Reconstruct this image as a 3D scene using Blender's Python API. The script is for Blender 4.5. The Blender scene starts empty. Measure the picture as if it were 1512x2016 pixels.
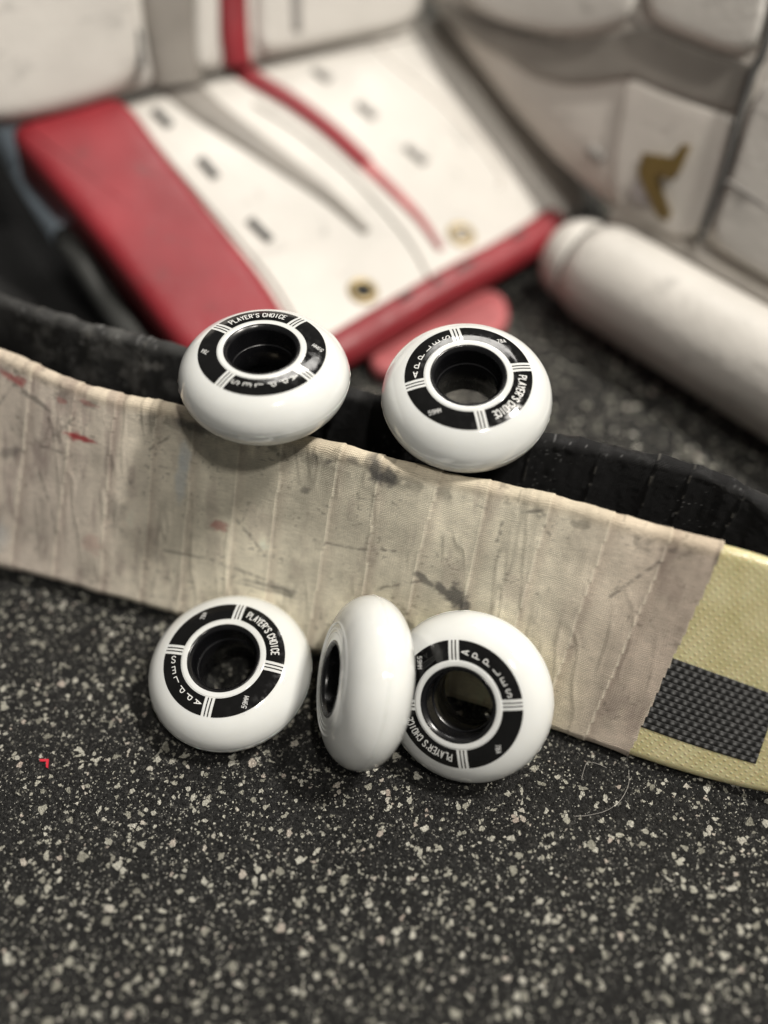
import bpy, bmesh, math, random
import numpy as np
from mathutils import Vector, Matrix
random.seed(7); rng = np.random.default_rng(7)
PI = math.pi
MM = 0.001
SC = bpy.context.scene
COL = SC.collection

# ---------------------------------------------------------------- camera
cd = bpy.data.cameras.new('camera'); cam = bpy.data.objects.new('camera', cd); COL.objects.link(cam)
cam.location = (0, 0, 0.304); cam.rotation_euler = (math.radians(40), 0, 0)
cd.sensor_fit = 'HORIZONTAL'; cd.sensor_width = 24; cd.lens = 28.57
cd.clip_start = 0.01; cd.clip_end = 50
cd.dof.use_dof = True; cd.dof.focus_distance = 0.315; cd.dof.aperture_fstop = 1.85
SC.camera = cam
# ---------------------------------------------------------------- light of the room
w = bpy.data.worlds.new('World'); SC.world = w; w.use_nodes = True
bg = w.node_tree.nodes['Background']; bg.inputs[0].default_value = (1.0, 0.97, 0.92, 1); bg.inputs[1].default_value = 0.10
def lamp(name, d, dist, sx, sy, power, col=(1, .95, .87), rot=0):
    l = bpy.data.lights.new(name, 'AREA'); l.shape = 'RECTANGLE'; l.size = sx; l.size_y = sy; l.energy = power; l.color = col
    o = bpy.data.objects.new(name, l); COL.objects.link(o)
    d = Vector(d).normalized(); o.location = Vector((0, .22, .05)) + d * dist
    q = d.to_track_quat('Z', 'Y'); o.rotation_euler = (q.to_matrix() @ Matrix.Rotation(rot, 3, 'Z')).to_euler()
    return o
lamp('ceiling_lamp', (.50, .02, .86), 2.2, .36, .07, 53, rot=.7)
lamp('ceiling_lamp', (.22, -.36, .90), 2.3, .17, .06, 20, rot=.5)
lamp('ceiling_lamp', (.12, .62, .78), 2.8, 1.1, .5, 22, (1, .96, .90), rot=.3)
SC.view_settings.view_transform = 'Standard'; SC.view_settings.look = 'None'
SC.view_settings.exposure = 0; SC.view_settings.gamma = 1; SC.view_settings.use_curve_mapping = False

# ---------------------------------------------------------------- helpers
def nrm(v): return np.asarray(v, float) / np.linalg.norm(v)
def mesh(name, V, F, mats, parent=None, midx=None, smooth=True, cols=None, uvs=None):
    me = bpy.data.meshes.new(name); me.from_pydata((np.asarray(V, float) * MM).tolist(), [], [tuple(map(int, f)) for f in F])
    for m in (mats if isinstance(mats, (list, tuple)) else [mats]): me.materials.append(m)
    if midx is not None: me.polygons.foreach_set('material_index', list(midx))
    me.polygons.foreach_set('use_smooth', [smooth] * len(me.polygons))
    for k, a in (cols or {}).items():
        at = me.color_attributes.new(k, 'FLOAT_COLOR', 'POINT'); a = np.asarray(a, np.float32)
        if a.shape[1] == 3: a = np.concatenate([a, np.ones((len(a), 1), np.float32)], 1)
        at.data.foreach_set('color', a.ravel())
    if uvs is not None:
        ul = me.uv_layers.new(name='UVMap'); li = np.empty(len(me.loops), np.int32); me.loops.foreach_get('vertex_index', li)
        ul.data.foreach_set('uv', np.asarray(uvs, np.float32)[li].ravel())
    me.validate(); me.update()
    o = bpy.data.objects.new(name, me); COL.objects.link(o)
    if parent: o.parent = parent
    return o
def tag(o, label=None, cat=None, group=None, kind=None):
    if label: o['label'] = label
    if cat: o['category'] = cat
    if group: o['group'] = group
    if kind: o['kind'] = kind
    return o
def empty(name, loc=(0, 0, 0)):
    o = bpy.data.objects.new(name, None); COL.objects.link(o); o.location = Vector(loc) * MM; o.empty_display_size = .02
    return o
def grid(nu, nv, closed_v=False, closed_u=False):
    F = []
    for i in range(nu if closed_u else nu - 1):
        for j in range(nv if closed_v else nv - 1):
            i2, j2 = (i + 1) % nu, (j + 1) % nv
            F.append((i * nv + j, i2 * nv + j, i2 * nv + j2, i * nv + j2))
    return F
def vnoise(x, y, seed=0):
    xi, yi = np.floor(x).astype(np.int64), np.floor(y).astype(np.int64); fx, fy = x - xi, y - yi
    fx = fx * fx * (3 - 2 * fx); fy = fy * fy * (3 - 2 * fy)
    def h(a, b):
        n = (a * 374761393 + b * 668265263 + seed * 1442695041) & 0xffffffff
        n = ((n ^ (n >> 13)) * 1274126177) & 0xffffffff
        return ((n ^ (n >> 16)) & 0xffff) / 65535.0
    return (h(xi, yi) * (1 - fx) + h(xi + 1, yi) * fx) * (1 - fy) + (h(xi, yi + 1) * (1 - fx) + h(xi + 1, yi + 1) * fx) * fy
def fbm(x, y, seed=0, o=4):
    s = 0; a = .5; t = 0
    for k in range(o):
        s = s + a * vnoise(x * 2 ** k, y * 2 ** k, seed + k * 17); t += a; a *= .55
    return s / t
def sstep(a, b, x): t = np.clip((x - a) / (b - a), 0, 1); return t * t * (3 - 2 * t)

# material helper
class NT:
    def __init__(s, name, base=(.5, .5, .5), rough=.5, **kw):
        s.m = bpy.data.materials.new(name); s.m.use_nodes = True; s.t = s.m.node_tree; s.b = s.t.nodes['Principled BSDF']
        s.b.inputs['Base Color'].default_value = (*base, 1); s.b.inputs['Roughness'].default_value = rough
        for k, v in kw.items(): s.b.inputs[k.replace('_', ' ')].default_value = v
    def n(s, ty, ins=None, **kw):
        nd = s.t.nodes.new('ShaderNode' + ty)
        for k, v in kw.items(): setattr(nd, k, v)
        for k, v in (ins or {}).items():
            if isinstance(v, bpy.types.NodeSocket): s.t.links.new(v, nd.inputs[k])
            else: nd.inputs[k].default_value = v
        return nd
    def math(s, op, a, b=0.0, c=None):
        d = {0: a, 1: b}
        if c is not None: d[2] = c
        return s.n('Math', d, operation=op).outputs[0]
    def ramp(s, f, stops, interp='LINEAR'):
        r = s.n('ValToRGB', {0: f}); r.color_ramp.interpolation = interp; e = r.color_ramp.elements
        while len(e) < len(stops): e.new(.5)
        for q, (p, c) in zip(e, stops): q.position = p; q.color = (*c, 1) if len(c) == 3 else c
        return r.outputs[0]
    def mix(s, f, a, b, bt='MIX'):
        x = s.t.nodes.new('ShaderNodeMix'); x.data_type = 'RGBA'; x.blend_type = bt
        for i, v in ((0, f), (6, a), (7, b)):
            if isinstance(v, bpy.types.NodeSocket): s.t.links.new(v, x.inputs[i])
            else: x.inputs[i].default_value = v if i == 0 else (*v[:3], 1)
        return x.outputs[2]
    def set(s, k, v): s.t.links.new(v, s.b.inputs[k])
    def bump(s, h, strength=1, dist=.0002, prev=None):
        d = {'Height': h, 'Strength': strength, 'Distance': dist}
        if prev is not None: d['Normal'] = prev
        return s.n('Bump', d).outputs[0]
    def coord(s, w='Object'): return s.n('TexCoord').outputs[w]
    def scaled(s, v, k): return s.n('VectorMath', {0: v, 1: k if isinstance(k, tuple) else (k, k, k)}, operation='MULTIPLY').outputs[0]
    def noise(s, v, sc, det=3, rough=.5): return s.n('TexNoise', {'Vector': v, 'Scale': sc, 'Detail': det, 'Roughness': rough}).outputs[0]

def simple(name, base, rough=.5, var=.12, nscale=60, bump=.0, bscale=900, **kw):
    a = NT(name, base, rough, **kw); co = a.coord()
    f = a.noise(co, nscale, 5)
    d = tuple(c * (1 - var * 2) for c in base); l = tuple(min(1, c * (1 + var)) for c in base)
    col = a.ramp(f, [(.3, d), (.7, l)])
    if 'leather' in name:      # puck scuffs and ground-in dirt
        sm = a.n('TexNoise', {'Vector': a.scaled(co, (1, 1, 2.5)), 'Scale': 42, 'Detail': 6, 'Roughness': .65, 'Distortion': .6}).outputs[0]
        col = a.mix(a.ramp(sm, [(.58, (0, 0, 0)), (.72, (.38,) * 3)]), col, (.06, .055, .05))
    a.set('Base Color', col)
    a.set('Roughness', a.ramp(a.noise(co, nscale * 2.3, 3), [(.3, (max(rough - .1, .02),) * 3), (.7, (min(rough + .12, 1),) * 3)]))
    if bump: a.set('Normal', a.bump(a.noise(co, bscale, 4), .6, bump))
    return a.m

# ---------------------------------------------------------------- materials
def rubber_floor():
    a = NT('speckled_rubber', (.02, .02, .02), .75); co = a.coord()
    wob = a.n('TexNoise', {'Vector': co, 'Scale': 700, 'Detail': 3}).outputs['Color']
    cw = a.n('VectorMath', {0: wob, 1: (.5, .5, .5)}, operation='SUBTRACT').outputs[0]
    def layer(cell, frac, wobble, edge, seed, gate=None):
        v = a.n('VectorMath', {0: a.scaled(cw, wobble), 1: co}, operation='ADD').outputs[0]
        v = a.n('VectorMath', {0: v, 1: (seed, seed * .37, 0)}, operation='ADD').outputs[0]
        vo = a.n('TexVoronoi', {'Vector': v, 'Scale': 1000 / cell, 'Randomness': 1.0}, feature='F1', voronoi_dimensions='3D')
        ed = a.n('TexVoronoi', {'Vector': v, 'Scale': 1000 / cell, 'Randomness': 1.0}, feature='DISTANCE_TO_EDGE', voronoi_dimensions='3D')
        cr = a.n('SeparateColor', {0: vo.outputs['Color']})
        on = a.math('LESS_THAN', cr.outputs[0], frac)
        ee = a.math('MULTIPLY_ADD', cr.outputs[1], edge, edge * .3)
        on = a.math('MULTIPLY', on, a.math('GREATER_THAN', ed.outputs['Distance'], ee))
        return on, cr.outputs[2], vo, ed
    b1, s1, _, _ = layer(2.4, .072, .0015, .10, .013)
    b2, s2, _, _ = layer(1.35, .068, .0011, .09, .057)
    b3, s3, _, _ = layer(.75, .042, .0006, .06, .091)
    tiny = a.math('LESS_THAN', a.n('SeparateColor', {0: a.n('TexVoronoi', {'Vector': co, 'Scale': 3200}).outputs['Color']}).outputs[0], .02)
    grain, gs, gv, ge = layer(.8, 1.1, .0007, .0, .031)
    patch = a.noise(co, 30, 3)
    base = a.ramp(gs, [(0, (.006, .006, .006)), (.5, (.013, .013, .0125)), (.88, (.027, .027, .026)), (1, (.07, .068, .062))])
    chipc = lambda s: a.ramp(s, [(0, (.36, .35, .29)), (.35, (.60, .585, .49)), (.9, (.80, .78, .68)), (1, (.66, .56, .48))])
    streak = a.ramp(a.noise(co, 1300, 4, .7), [(.35, (.55, .55, .55)), (.6, (1, 1, 1))])
    c = a.mix(tiny, base, (.48, .47, .42))  # sparkle of the rubber painted in as tiny pale specks
    c = a.mix(a.math('MULTIPLY', b3, a.ramp(patch, [(.35, (.3,) * 3), (.65, (1, 1, 1))])), c, chipc(s3))
    c = a.mix(b2, c, a.mix(1, chipc(s2), streak, 'MULTIPLY'))
    c = a.mix(b1, c, a.mix(1, chipc(s1), streak, 'MULTIPLY'))
    a.set('Base Color', c)
    a.set('Roughness', a.ramp(a.noise(co, 1800, 2), [(.35, (.28,) * 3), (.65, (.8,) * 3)]))
    h = a.math('MULTIPLY', ge.outputs['Distance'], 1.4)
    h = a.math('ADD', h, a.math('MULTIPLY', gs, .8))
    h = a.math('ADD', h, a.math('MULTIPLY', a.noise(co, 2600, 4, .7), .7))
    h = a.math('ADD', h, a.math('MULTIPLY', a.math('ADD', b1, b2), .5))
    a.set('Normal', a.bump(h, 1.0, .0010))
    a.b.inputs['Specular IOR Level'].default_value = .5
    return a.m
FLOOR = rubber_floor()

def urethane():
    a = NT('white_urethane', (.88, .86, .80), .16)
    b = a.b; b.inputs['Subsurface Weight'].default_value = .4; b.inputs['Subsurface Radius'].default_value = (1, .95, .85)
    b.inputs['Subsurface Scale'].default_value = .0035; b.inputs['IOR'].default_value = 1.5; b.inputs['Coat Weight'].default_value = .6; b.inputs['Coat Roughness'].default_value = .03; b.inputs['Coat IOR'].default_value = 1.6
    co = a.coord()
    wc = a.ramp(a.noise(co, 45, 4), [(.3, (.70, .71, .69)), (.7, (.765, .775, .755))])
    sp_ = a.n('TexNoise', {'Vector': co, 'Scale': 900, 'Detail': 2}).outputs[0]
    a.set('Base Color', a.mix(a.ramp(sp_, [(.74, (0, 0, 0)), (.80, (.35,) * 3)]), wc, (.30, .28, .25)))
    a.set('Roughness', a.ramp(a.noise(co, 160, 4), [(.35, (.07,) * 3), (.7, (.15,) * 3)]))
    a.set('Normal', a.bump(a.noise(co, 120, 3), .12, .0006))
    return a.m
URE = urethane()
CORE = simple('black_nylon', (.006, .006, .007), .25, bump=.00005)
INKB = simple('black_ink', (.006, .006, .006), .10, nscale=200)
INKW = simple('white_print', (.72, .72, .70), .3)
INKG = simple('small_print', (.55, .55, .54), .3)
FLASH = simple('mould_flash', (.80, .79, .74), .45, bump=.0001, bscale=3000, Subsurface_Weight=.3, Subsurface_Scale=.001)

def cloth(name, weave=.55, rough=.9, strength=.7, colname='Col'):
    a = NT(name, (.5, .5, .5), rough); uv = a.n('UVMap').outputs[0]
    col = a.n('VertexColor', layer_name=colname).outputs[0]
    sp = a.n('SeparateXYZ', {0: a.n('VectorMath', {0: uv, 1: a.scaled(a.n('TexNoise', {'Vector': uv, 'Scale': .12, 'Detail': 2}).outputs['Color'], 2.5)}, operation='ADD').outputs[0]})
    k = 2 * PI / weave
    sx = a.math('SINE', a.math('MULTIPLY', sp.outputs[0], k * .9)); sy = a.math('SINE', a.math('MULTIPLY', sp.outputs[1], k))
    w_ = a.math('MULTIPLY', sx, sy)
    h = a.math('ADD', a.math('MULTIPLY', w_, .45), a.math('MULTIPLY', sy, .3))
    nz = a.noise(uv, 1.4, 5, .7)
    thr = a.n('TexNoise', {'Vector': a.scaled(uv, (.25, 2.6, 1)), 'Scale': 1.0, 'Detail': 3}).outputs[0]
    g = a.math('MULTIPLY_ADD', h, .24, .95)
    g = a.math('MULTIPLY', g, a.math('MULTIPLY_ADD', nz, .5, .75))
    g = a.math('MULTIPLY', g, a.math('MULTIPLY_ADD', thr, .6, .70))
    gc = a.n('CombineColor', {0: g, 1: g, 2: g}).outputs[0]
    a.set('Base Color', a.mix(1, col, gc, 'MULTIPLY'))
    a.set('Normal', a.bump(a.math('ADD', h, a.math('MULTIPLY', nz, 1.5)), strength, .00016))
    return a
TAPE = cloth('cloth_tape', .62, .9, .9).m
bt = cloth('black_cloth_tape', .5, .8, .8)
al = bt.n('VertexColor', layer_name='Gloss').outputs[0]
bt.set('Roughness', bt.ramp(al, [(0, (.85,) * 3), (1, (.28,) * 3)]))
bt.b.inputs['Specular IOR Level'].default_value = .22
BTAPE = bt.m

def fibreglass():
    a = NT('fibreglass', (.5, .46, .24), .22); uv = a.n('UVMap').outputs[0]; sp = a.n('SeparateXYZ', {0: uv})
    x = a.math('MULTIPLY_ADD', sp.outputs[1], .45, sp.outputs[0]); y = a.math('MULTIPLY_ADD', sp.outputs[0], -.12, sp.outputs[1])
    sx = a.math('SINE', a.math('MULTIPLY', x, 2 * PI / 3.1)); sy = a.math('SINE', a.math('MULTIPLY', y, 2 * PI / 2.5))
    d = a.math('MULTIPLY', sx, sy)
    dd = a.ramp(d, [(.35, (0, 0, 0)), (.95, (1, 1, 1))])
    nz = a.noise(uv, .12, 4)
    base = a.ramp(nz, [(.3, (.60, .535, .27)), (.7, (.76, .69, .41))])
    fib = a.n('TexNoise', {'Vector': a.scaled(uv, (.5, 3, 1)), 'Scale': .9, 'Detail': 4}).outputs[0]
    base = a.mix(.22, base, a.ramp(fib, [(.3, (.25, .22, .09)), (.7, (.75, .7, .45))]))
    a.set('Base Color', a.mix(a.math('MULTIPLY', dd, .3), base, (.80, .74, .52)))
    a.set('Normal', a.bump(a.math('ADD', dd, a.math('MULTIPLY', a.noise(uv, .9, 3), 1.1)), .32, .0004))
    a.b.inputs['Subsurface Weight'].default_value = .2; a.b.inputs['Subsurface Scale'].default_value = .002
    a.b.inputs['Coat Weight'].default_value = .5; a.b.inputs['Coat Roughness'].default_value = .15
    return a.m
GLASS = fibreglass()
cb = NT('carbon_yarn', (.05, .05, .05), .3); cb.set('Base Color', cb.mix(1, cb.n('VertexColor', layer_name='Col').outputs[0], cb.ramp(cb.noise(cb.coord(), 3500, 3), [(.3, (.5,) * 3), (.7, (1.3,) * 3)]), 'MULTIPLY'))
cb.set('Normal', cb.bump(cb.noise(cb.coord(), 4000, 3), .5, .0002)); CARB = cb.m
PADW = simple('white_leather', (.60, .575, .535), .42, .07, 18, .0006, 300)
PADC = simple('aged_white_leather', (.66, .62, .57), .5, .08, 14, .0006, 300)
PADR = simple('red_leather', (.255, .020, .028), .46, .12, 25, .0004, 350)
PADP = simple('worn_red_leather', (.42, .11, .115), .5, .15, 60, .0004, 350)
PADG = simple('grey_leather', (.25, .23, .205), .45, .1, 25, .0004, 350)
LACE = simple('dark_lace', (.07, .068, .065), .6)
LACEG = simple('grey_lace', (.26, .245, .23), .6)
BRASS = simple('aged_brass', (.40, .31, .16), .4, Metallic=.6)
BLACK = simple('black_fabric_and_shade', (.008, .008, .008), .8)
GOLD = simple('gold_thread', (.15, .10, .028), .45)
SILV = simple('silver_thread', (.30, .27, .26), .5)
BLUE = simple('pale_blue_binding', (.30, .36, .42), .5)
DKG = simple('dark_binding', (.035, .036, .034), .6)
SCRAP = simple('red_plastic', (.55, .02, .04), .4)
HAIR = simple('pale_fibre', (.55, .52, .48), .4)

# ---------------------------------------------------------------- floor
def build_floor():
    bm = bmesh.new()
    for x, y in ((-3, -1), (3, -1), (3, 5), (-3, 5)): bm.verts.new((x, y, 0))
    bm.faces.new(bm.verts); me = bpy.data.meshes.new('floor'); bm.to_mesh(me); me.materials.append(FLOOR)
    o = bpy.data.objects.new('floor', me); COL.objects.link(o); tag(o, 'black rubber gym floor with pale flecks', kind='structure'); return o
build_floor()

# ---------------------------------------------------------------- inline skate wheels
FRONT = [(12.9, 11.9), (13.1, 12.15), (14.6, 12.15), (15.0, 12.0), (18, 11.7), (21.5, 10.75), (24, 9.45), (26, 7.85), (27.6, 5.9), (28.7, 3.9), (29.33, 1.8), (29.45, .45)]
SEAM = [(29.48, .28), (29.53, .12), (29.53, -.12), (29.48, -.28)]
BACK = [(29.45, -.45), (29.33, -1.8), (28.7, -3.9), (27.6, -5.9), (26, -7.85), (24, -9.45), (21.5, -10.75), (19.4, -11.5), (19.0, -11.8), (18.6, -11.7), (18.3, -11.5), (17.2, -11.75), (16.9, -11.6), (15.6, -11.8), (15.3, -11.7), (13.4, -11.9), (12.9, -11.8)]
def dens(p, n=3):
    out = []
    for i in range(len(p) - 1):
        p0 = p[max(i - 1, 0)]; p1 = p[i]; p2 = p[i + 1]; p3 = p[min(i + 2, len(p) - 1)]
        for k in range(n):
            t = k / n
            out.append(tuple(.5 * (2 * b + (c - a) * t + (2 * a - 5 * b + 4 * c - d) * t * t + (3 * b - a - 3 * c + d) * t ** 3) for a, b, c, d in zip(p0, p1, p2, p3)))
    out.append(p[-1]); return out
FD = dens(FRONT, 4)
def zface(r):
    pr = sorted(FD[12:]); return float(np.interp(r, [a for a, _ in pr], [b for _, b in pr]))
def revolve(prof, n=224, closed=False, wob=None):
    V = []
    for i in range(n):
        a = 2 * PI * i / n; c, s = math.cos(a), math.sin(a)
        for j, (r, z) in enumerate(prof):
            if wob: r, z = wob(i, j, r, z)
            V.append((r * c, r * s, z))
    return V, grid(n, len(prof), closed, True)

GL = {  # strokes on a 1 x 2 cell (x 0..1, y 0..2)
 'A': [[(0, 0), (.5, 2), (1, 0)], [(.2, .6), (.8, .6)]],
 'P': [[(0, 0), (0, 2), (.65, 2), (.93, 1.8), (1, 1.5), (.93, 1.15), (.65, .95), (.08, .95)]],
 'L': [[(0, 2), (0, 0), (.95, 0)]],
 'E': [[(.95, 2), (0, 2), (0, 0), (.95, 0)], [(.06, 1.03), (.8, 1.03)]],
 'S': [[(.95, 1.55), (.9, 1.85), (.65, 2), (.35, 2), (.1, 1.85), (.03, 1.55), (.15, 1.22), (.5, 1.02), (.85, .8), (.97, .45), (.9, .15), (.65, 0), (.35, 0), (.1, .15), (.04, .45)]],
 'Y': [[(0, 2), (.5, 1), (1, 2)], [(.5, .98), (.5, 0)]],
 'R': [[(0, 0), (0, 2), (.65, 2), (.93, 1.8), (1, 1.5), (.93, 1.15), (.65, .98), (.08, .98)], [(.55, .93), (1, 0)]],
 "'": [[(.5, 2), (.45, 1.5)]],
 'C': [[(.97, 1.45), (.9, 1.8), (.65, 2), (.35, 2), (.1, 1.8), (.03, 1.5), (.03, .5), (.1, .2), (.35, 0), (.65, 0), (.9, .2), (.97, .55)]],
 'H': [[(0, 0), (0, 2)], [(1, 0), (1, 2)], [(.06, 1), (.94, 1)]],
 'O': [[(.5, 2), (.85, 1.88), (1, 1.5), (1, .5), (.85, .12), (.5, 0), (.15, .12), (0, .5), (0, 1.5), (.15, 1.88), (.5, 2)]],
 'I': [[(.5, 0), (.5, 2)]],
 '5': [[(.9, 2), (.1, 2), (.06, 1.1), (.5, 1.3), (.85, 1.15), (1, .7), (.9, .2), (.5, 0), (.15, .12), (.03, .4)]],
 '9': [[(.1, .1), (.5, 0), (.85, .25), (1, .8), (1, 1.5), (.85, 1.88), (.5, 2), (.15, 1.88), (0, 1.5), (.12, 1.08), (.5, .92), (.92, 1.1)]],
 'M': [[(0, 0), (0, 2), (.5, .9), (1, 2), (1, 0)]],
 '7': [[(0, 2), (1, 2), (.35, 0)]],
 '8': [[(.5, 2), (.85, 1.85), (.9, 1.4), (.5, 1.05), (.08, .7), (.05, .2), (.5, 0), (.95, .2), (.92, .7), (.5, 1.05), (.1, 1.4), (.15, 1.85), (.5, 2)]],
}
def ribbon(pts, wd):
    """mitred ribbon along a polyline in 2D, resampled"""
    P = [np.array(pts[0], float)]
    for q in pts[1:]:
        q = np.array(q, float); d = np.linalg.norm(q - P[-1]); n = max(1, int(d / .35)); p0 = P[-1]
        for k in range(1, n + 1): P.append(p0 + (q - p0) * k / n)
    L, R = [], []
    for i, p in enumerate(P):
        a = nrm(P[i] - P[i - 1]) if i else None; b = nrm(P[i + 1] - P[i]) if i < len(P) - 1 else None
        if a is None: a = b
        if b is None: b = a
        m = a + b; m = m / max(np.linalg.norm(m), 1e-6); nn = np.array([-m[1], m[0]]); k = 1 / max(abs(nn @ np.array([-a[1], a[0]])), .55)
        e = np.zeros(2)
        L.append(p + nn * wd / 2 * k); R.append(p - nn * wd / 2 * k)
    return L, R
def text_strokes(s, cw, ch, adv, wd, space=.6):
    x = 0; out = []
    tot = sum(adv * (space if c in " '" else 1) for c in s) - (adv - cw)
    for c in s:
        if c == ' ': x += adv * space; continue
        if c == "'":
            out.append(ribbon([(x - tot / 2 + px_ * .4 * cw - .02, py * ch / 2 - ch / 2) for px_, py in GL[c][0]], wd)); x += adv * space; continue
        for st in GL[c]: out.append(ribbon([(x - tot / 2 + a * cw, b * ch / 2 - ch / 2) for a, b in st], wd))
        x += adv
    return out
def make_label():
    V, F, M = [], [], []
    def add(L, R, mp, mat, off):
        b = len(V)
        for l, r in zip(L, R):
            for q in (l, r):
                x, y = mp(q); rr = math.hypot(x, y); V.append((x, y, zface(rr) + off))
        for i in range(len(L) - 1): F.append((b + 2 * i, b + 2 * i + 1, b + 2 * i + 3, b + 2 * i + 2)); M.append(mat)
    idn = lambda q: (q[0], q[1])
    Ri, Ro = 15.05, 21.5
    HW = 1.8                       # half width of a stripe group
    # black sectors, bounded by straight lines parallel to the stripes
    for q in range(4):
        nA, nR = 48, 10; b = len(V)
        for j in range(nR + 1):
            r = Ri + (Ro - Ri) * j / nR; d = math.asin(HW / r)
            for i in range(nA + 1):
                a = q * PI / 2 + d + (PI / 2 - 2 * d) * i / nA
                V.append((r * math.cos(a), r * math.sin(a), zface(r) + .05))
        for j in range(nR):
            for i in range(nA):
                k = b + j * (nA + 1) + i; F.append((k, k + 1, k + nA + 2, k + nA + 1)); M.append(0)
        # two thin black lines inside each white group
        ca, sa = math.cos(q * PI / 2), math.sin(q * PI / 2)
        for o in (-.6, .6):
            L, R = [], []
            for j in range(9):
                x = Ri + .05 + (Ro - .1 - Ri) * j / 8
                L.append((x * ca - (o + .22) * sa, x * sa + (o + .22) * ca)); R.append((x * ca - (o - .22) * sa, x * sa + (o - .22) * ca))
            add(L, R, idn, 0, .05)
    def cw(th, rc): return lambda q: ((rc + q[1]) * math.cos(th - q[0] / rc), (rc + q[1]) * math.sin(th - q[0] / rc))
    def straight(c): return lambda q: (c[0] + q[1], c[1] - q[0])
    k = 0
    def stacked(th, rc):
        return lambda q: ((rc + q[0]) * math.cos(th) - q[1] * math.sin(th), (rc + q[0]) * math.sin(th) + q[1] * math.cos(th))
    items = [(text_strokes(c, {'L': 1.15, 'E': 1.25}.get(c, 1.4), 2.5, 1, .32), stacked(math.radians(77.5 - 13.0 * i), 17.8), 1) for i, c in enumerate('APPLES')]
    for strokes, mp, mat in (*items,
                             (text_strokes("PLAYER'S CHOICE", .98, 2.55, 1.46, .38, .62), cw(math.radians(226), 18.1), 1),
                             (text_strokes('59MM', .74, 1.6, 1.08, .25), straight((-12.2, 14.2)), 2),
                             (text_strokes('78A', .74, 1.6, 1.08, .25), straight((12.3, -14.5)), 2)):
        for L, R in strokes:
            add(L, R, mp, mat, .085 + .004 * (k % 3)); k += 1
    return V, F, M
def make_wheel():
    root = empty('skate_wheel')
    flash = rng.normal(0, 1, (224, 8))
    fl = np.convolve(rng.normal(0, 1, 224), [.3, .5, .3], 'same')
    prof = FD + SEAM + dens(BACK, 3); n0 = len(FD)
    V, F = revolve(prof)
    mesh('tire', V, F, URE, root)
    # rough mould flash left round the tread
    def wob(i, j, r, z): return (r + max(-.04, .03 + .09 * fl[i]) if j == 1 else r, z + .05 * flash[i, j] * (j == 1))
    V, F = revolve([(29.44, .26), (29.56, .0), (29.44, -.26)], wob=wob)
    mesh('mould_seam', V, F, FLASH, root)
    cp = [(12.95, 11.6), (12.9, 12.15), (12.75, 12.3), (12.5, 12.3), (12.3, 12.2), (11.55, 11.55), (11.25, 11.1), (11.1, 10.6), (11.0, 4.9), (10.95, 4.7), (10.5, 4.6), (10.4, 4.4), (10.4, -4.4), (10.5, -4.6), (10.95, -4.7), (11.0, -4.9), (11.1, -10.6), (11.3, -11.2), (12.3, -12.0), (12.6, -12.1), (12.9, -11.9), (12.95, -11.6)]
    V, F = revolve(cp, closed=True)
    mesh('hub', V, F, CORE, root)
    V, F, M = make_label()
    mesh('printed_ring', V, F, [INKB, INKW, INKG], root, M, smooth=True)
    return root
def copy_tree(o, parent=None):
    c = o.copy(); COL.objects.link(c); c.parent = parent
    for ch in o.children: copy_tree(ch, c)
    return c
WH = [
 ((-41.2, 239.2, 92.3), [[-0.5925, 0.8054, 0.0186], [-0.8056, -0.5923, -0.0125], [0.0009, -0.0224, 0.9997]], 'white skate wheel lying flat across both stick blades, printed PLAYER\'S CHOICE reading at its top'),
 ((28.6, 234.5, 86.9), [[-0.1847, -0.9826, -0.021], [0.9666, -0.1777, -0.1848], [0.1779, -0.0544, 0.9826]], 'white skate wheel tipped forward on the blade tops, floor showing through its bore'),
 ((-55.5, 168.3, 13.9), [[-0.9766, -0.2064, -0.0598], [0.2124, -0.9695, -0.1224], [-0.0327, -0.1323, 0.9907]], 'white skate wheel lying nearly flat on the floor in front of the tape'),
 ((-6.8, 155.6, 28.9), None, 'white skate wheel standing on its tread, edge on, between two printed wheels'),
 ((28.5, 152.7, 23.9), [[0.9349, -0.0835, -0.3449], [-0.1699, 0.748, -0.6416], [0.3115, 0.6584, 0.6852]], 'white printed skate wheel propped up against the beige tape on the floor'),
]
proto = make_wheel()
for i, (T, R, lab) in enumerate(WH):
    o = proto if i == 0 else copy_tree(proto)
    if R is None:   # plain side towards the camera: printed side faces its neighbour
        n = Vector((.9514, .0727, -.2994)); x = Vector((.2, 1, .1)); x = (x - n * x.dot(n)).normalized(); y = n.cross(x)
        M3 = Matrix((x, y, n)).transposed()
    else:
        R = np.array(R); U, _, Vt = np.linalg.svd(R); M3 = Matrix((U @ Vt).tolist())
    o.matrix_world = Matrix.Translation(Vector(T) * MM) @ M3.to_4x4()
    tag(o, lab, 'wheel', 'white inline skate wheels')

# ---------------------------------------------------------------- taped stick blades
BX = [-260, -159, -136, -114, -82, -31, 61, 86, 114, 132, 170.]; BY = [254, 227, 220, 213, 203, 187, 153, 143, 132.5, 125.5, 110]
TX = [-260, -145, -123, -102, -73, -28, 16, 57, 73, 108, 120, 190.]; TY = [312, 267, 254, 244, 237, 223, 208, 197, 190, 177, 173, 146.]
ZX = [-260, -150, -41, 28, 190.]; ZT = [88, 80, 78, 76, 75.]
def smooth_interp(x, X, Y, k=9):
    return sum(np.interp(x + d, X, Y) for d in np.linspace(-k, k, 7)) / 7
def front_frame(u):
    b = np.stack([u - .5, smooth_interp(u, BX, BY) - 2.6 - 3 * sstep(-30, -120, u), 3.0 + 4.5 * sstep(-30, -120, u)], -1)
    x = u + 12; t = np.stack([x, smooth_interp(x, TX, TY), smooth_interp(x, ZX, ZT)], -1)
    return b, t
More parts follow.
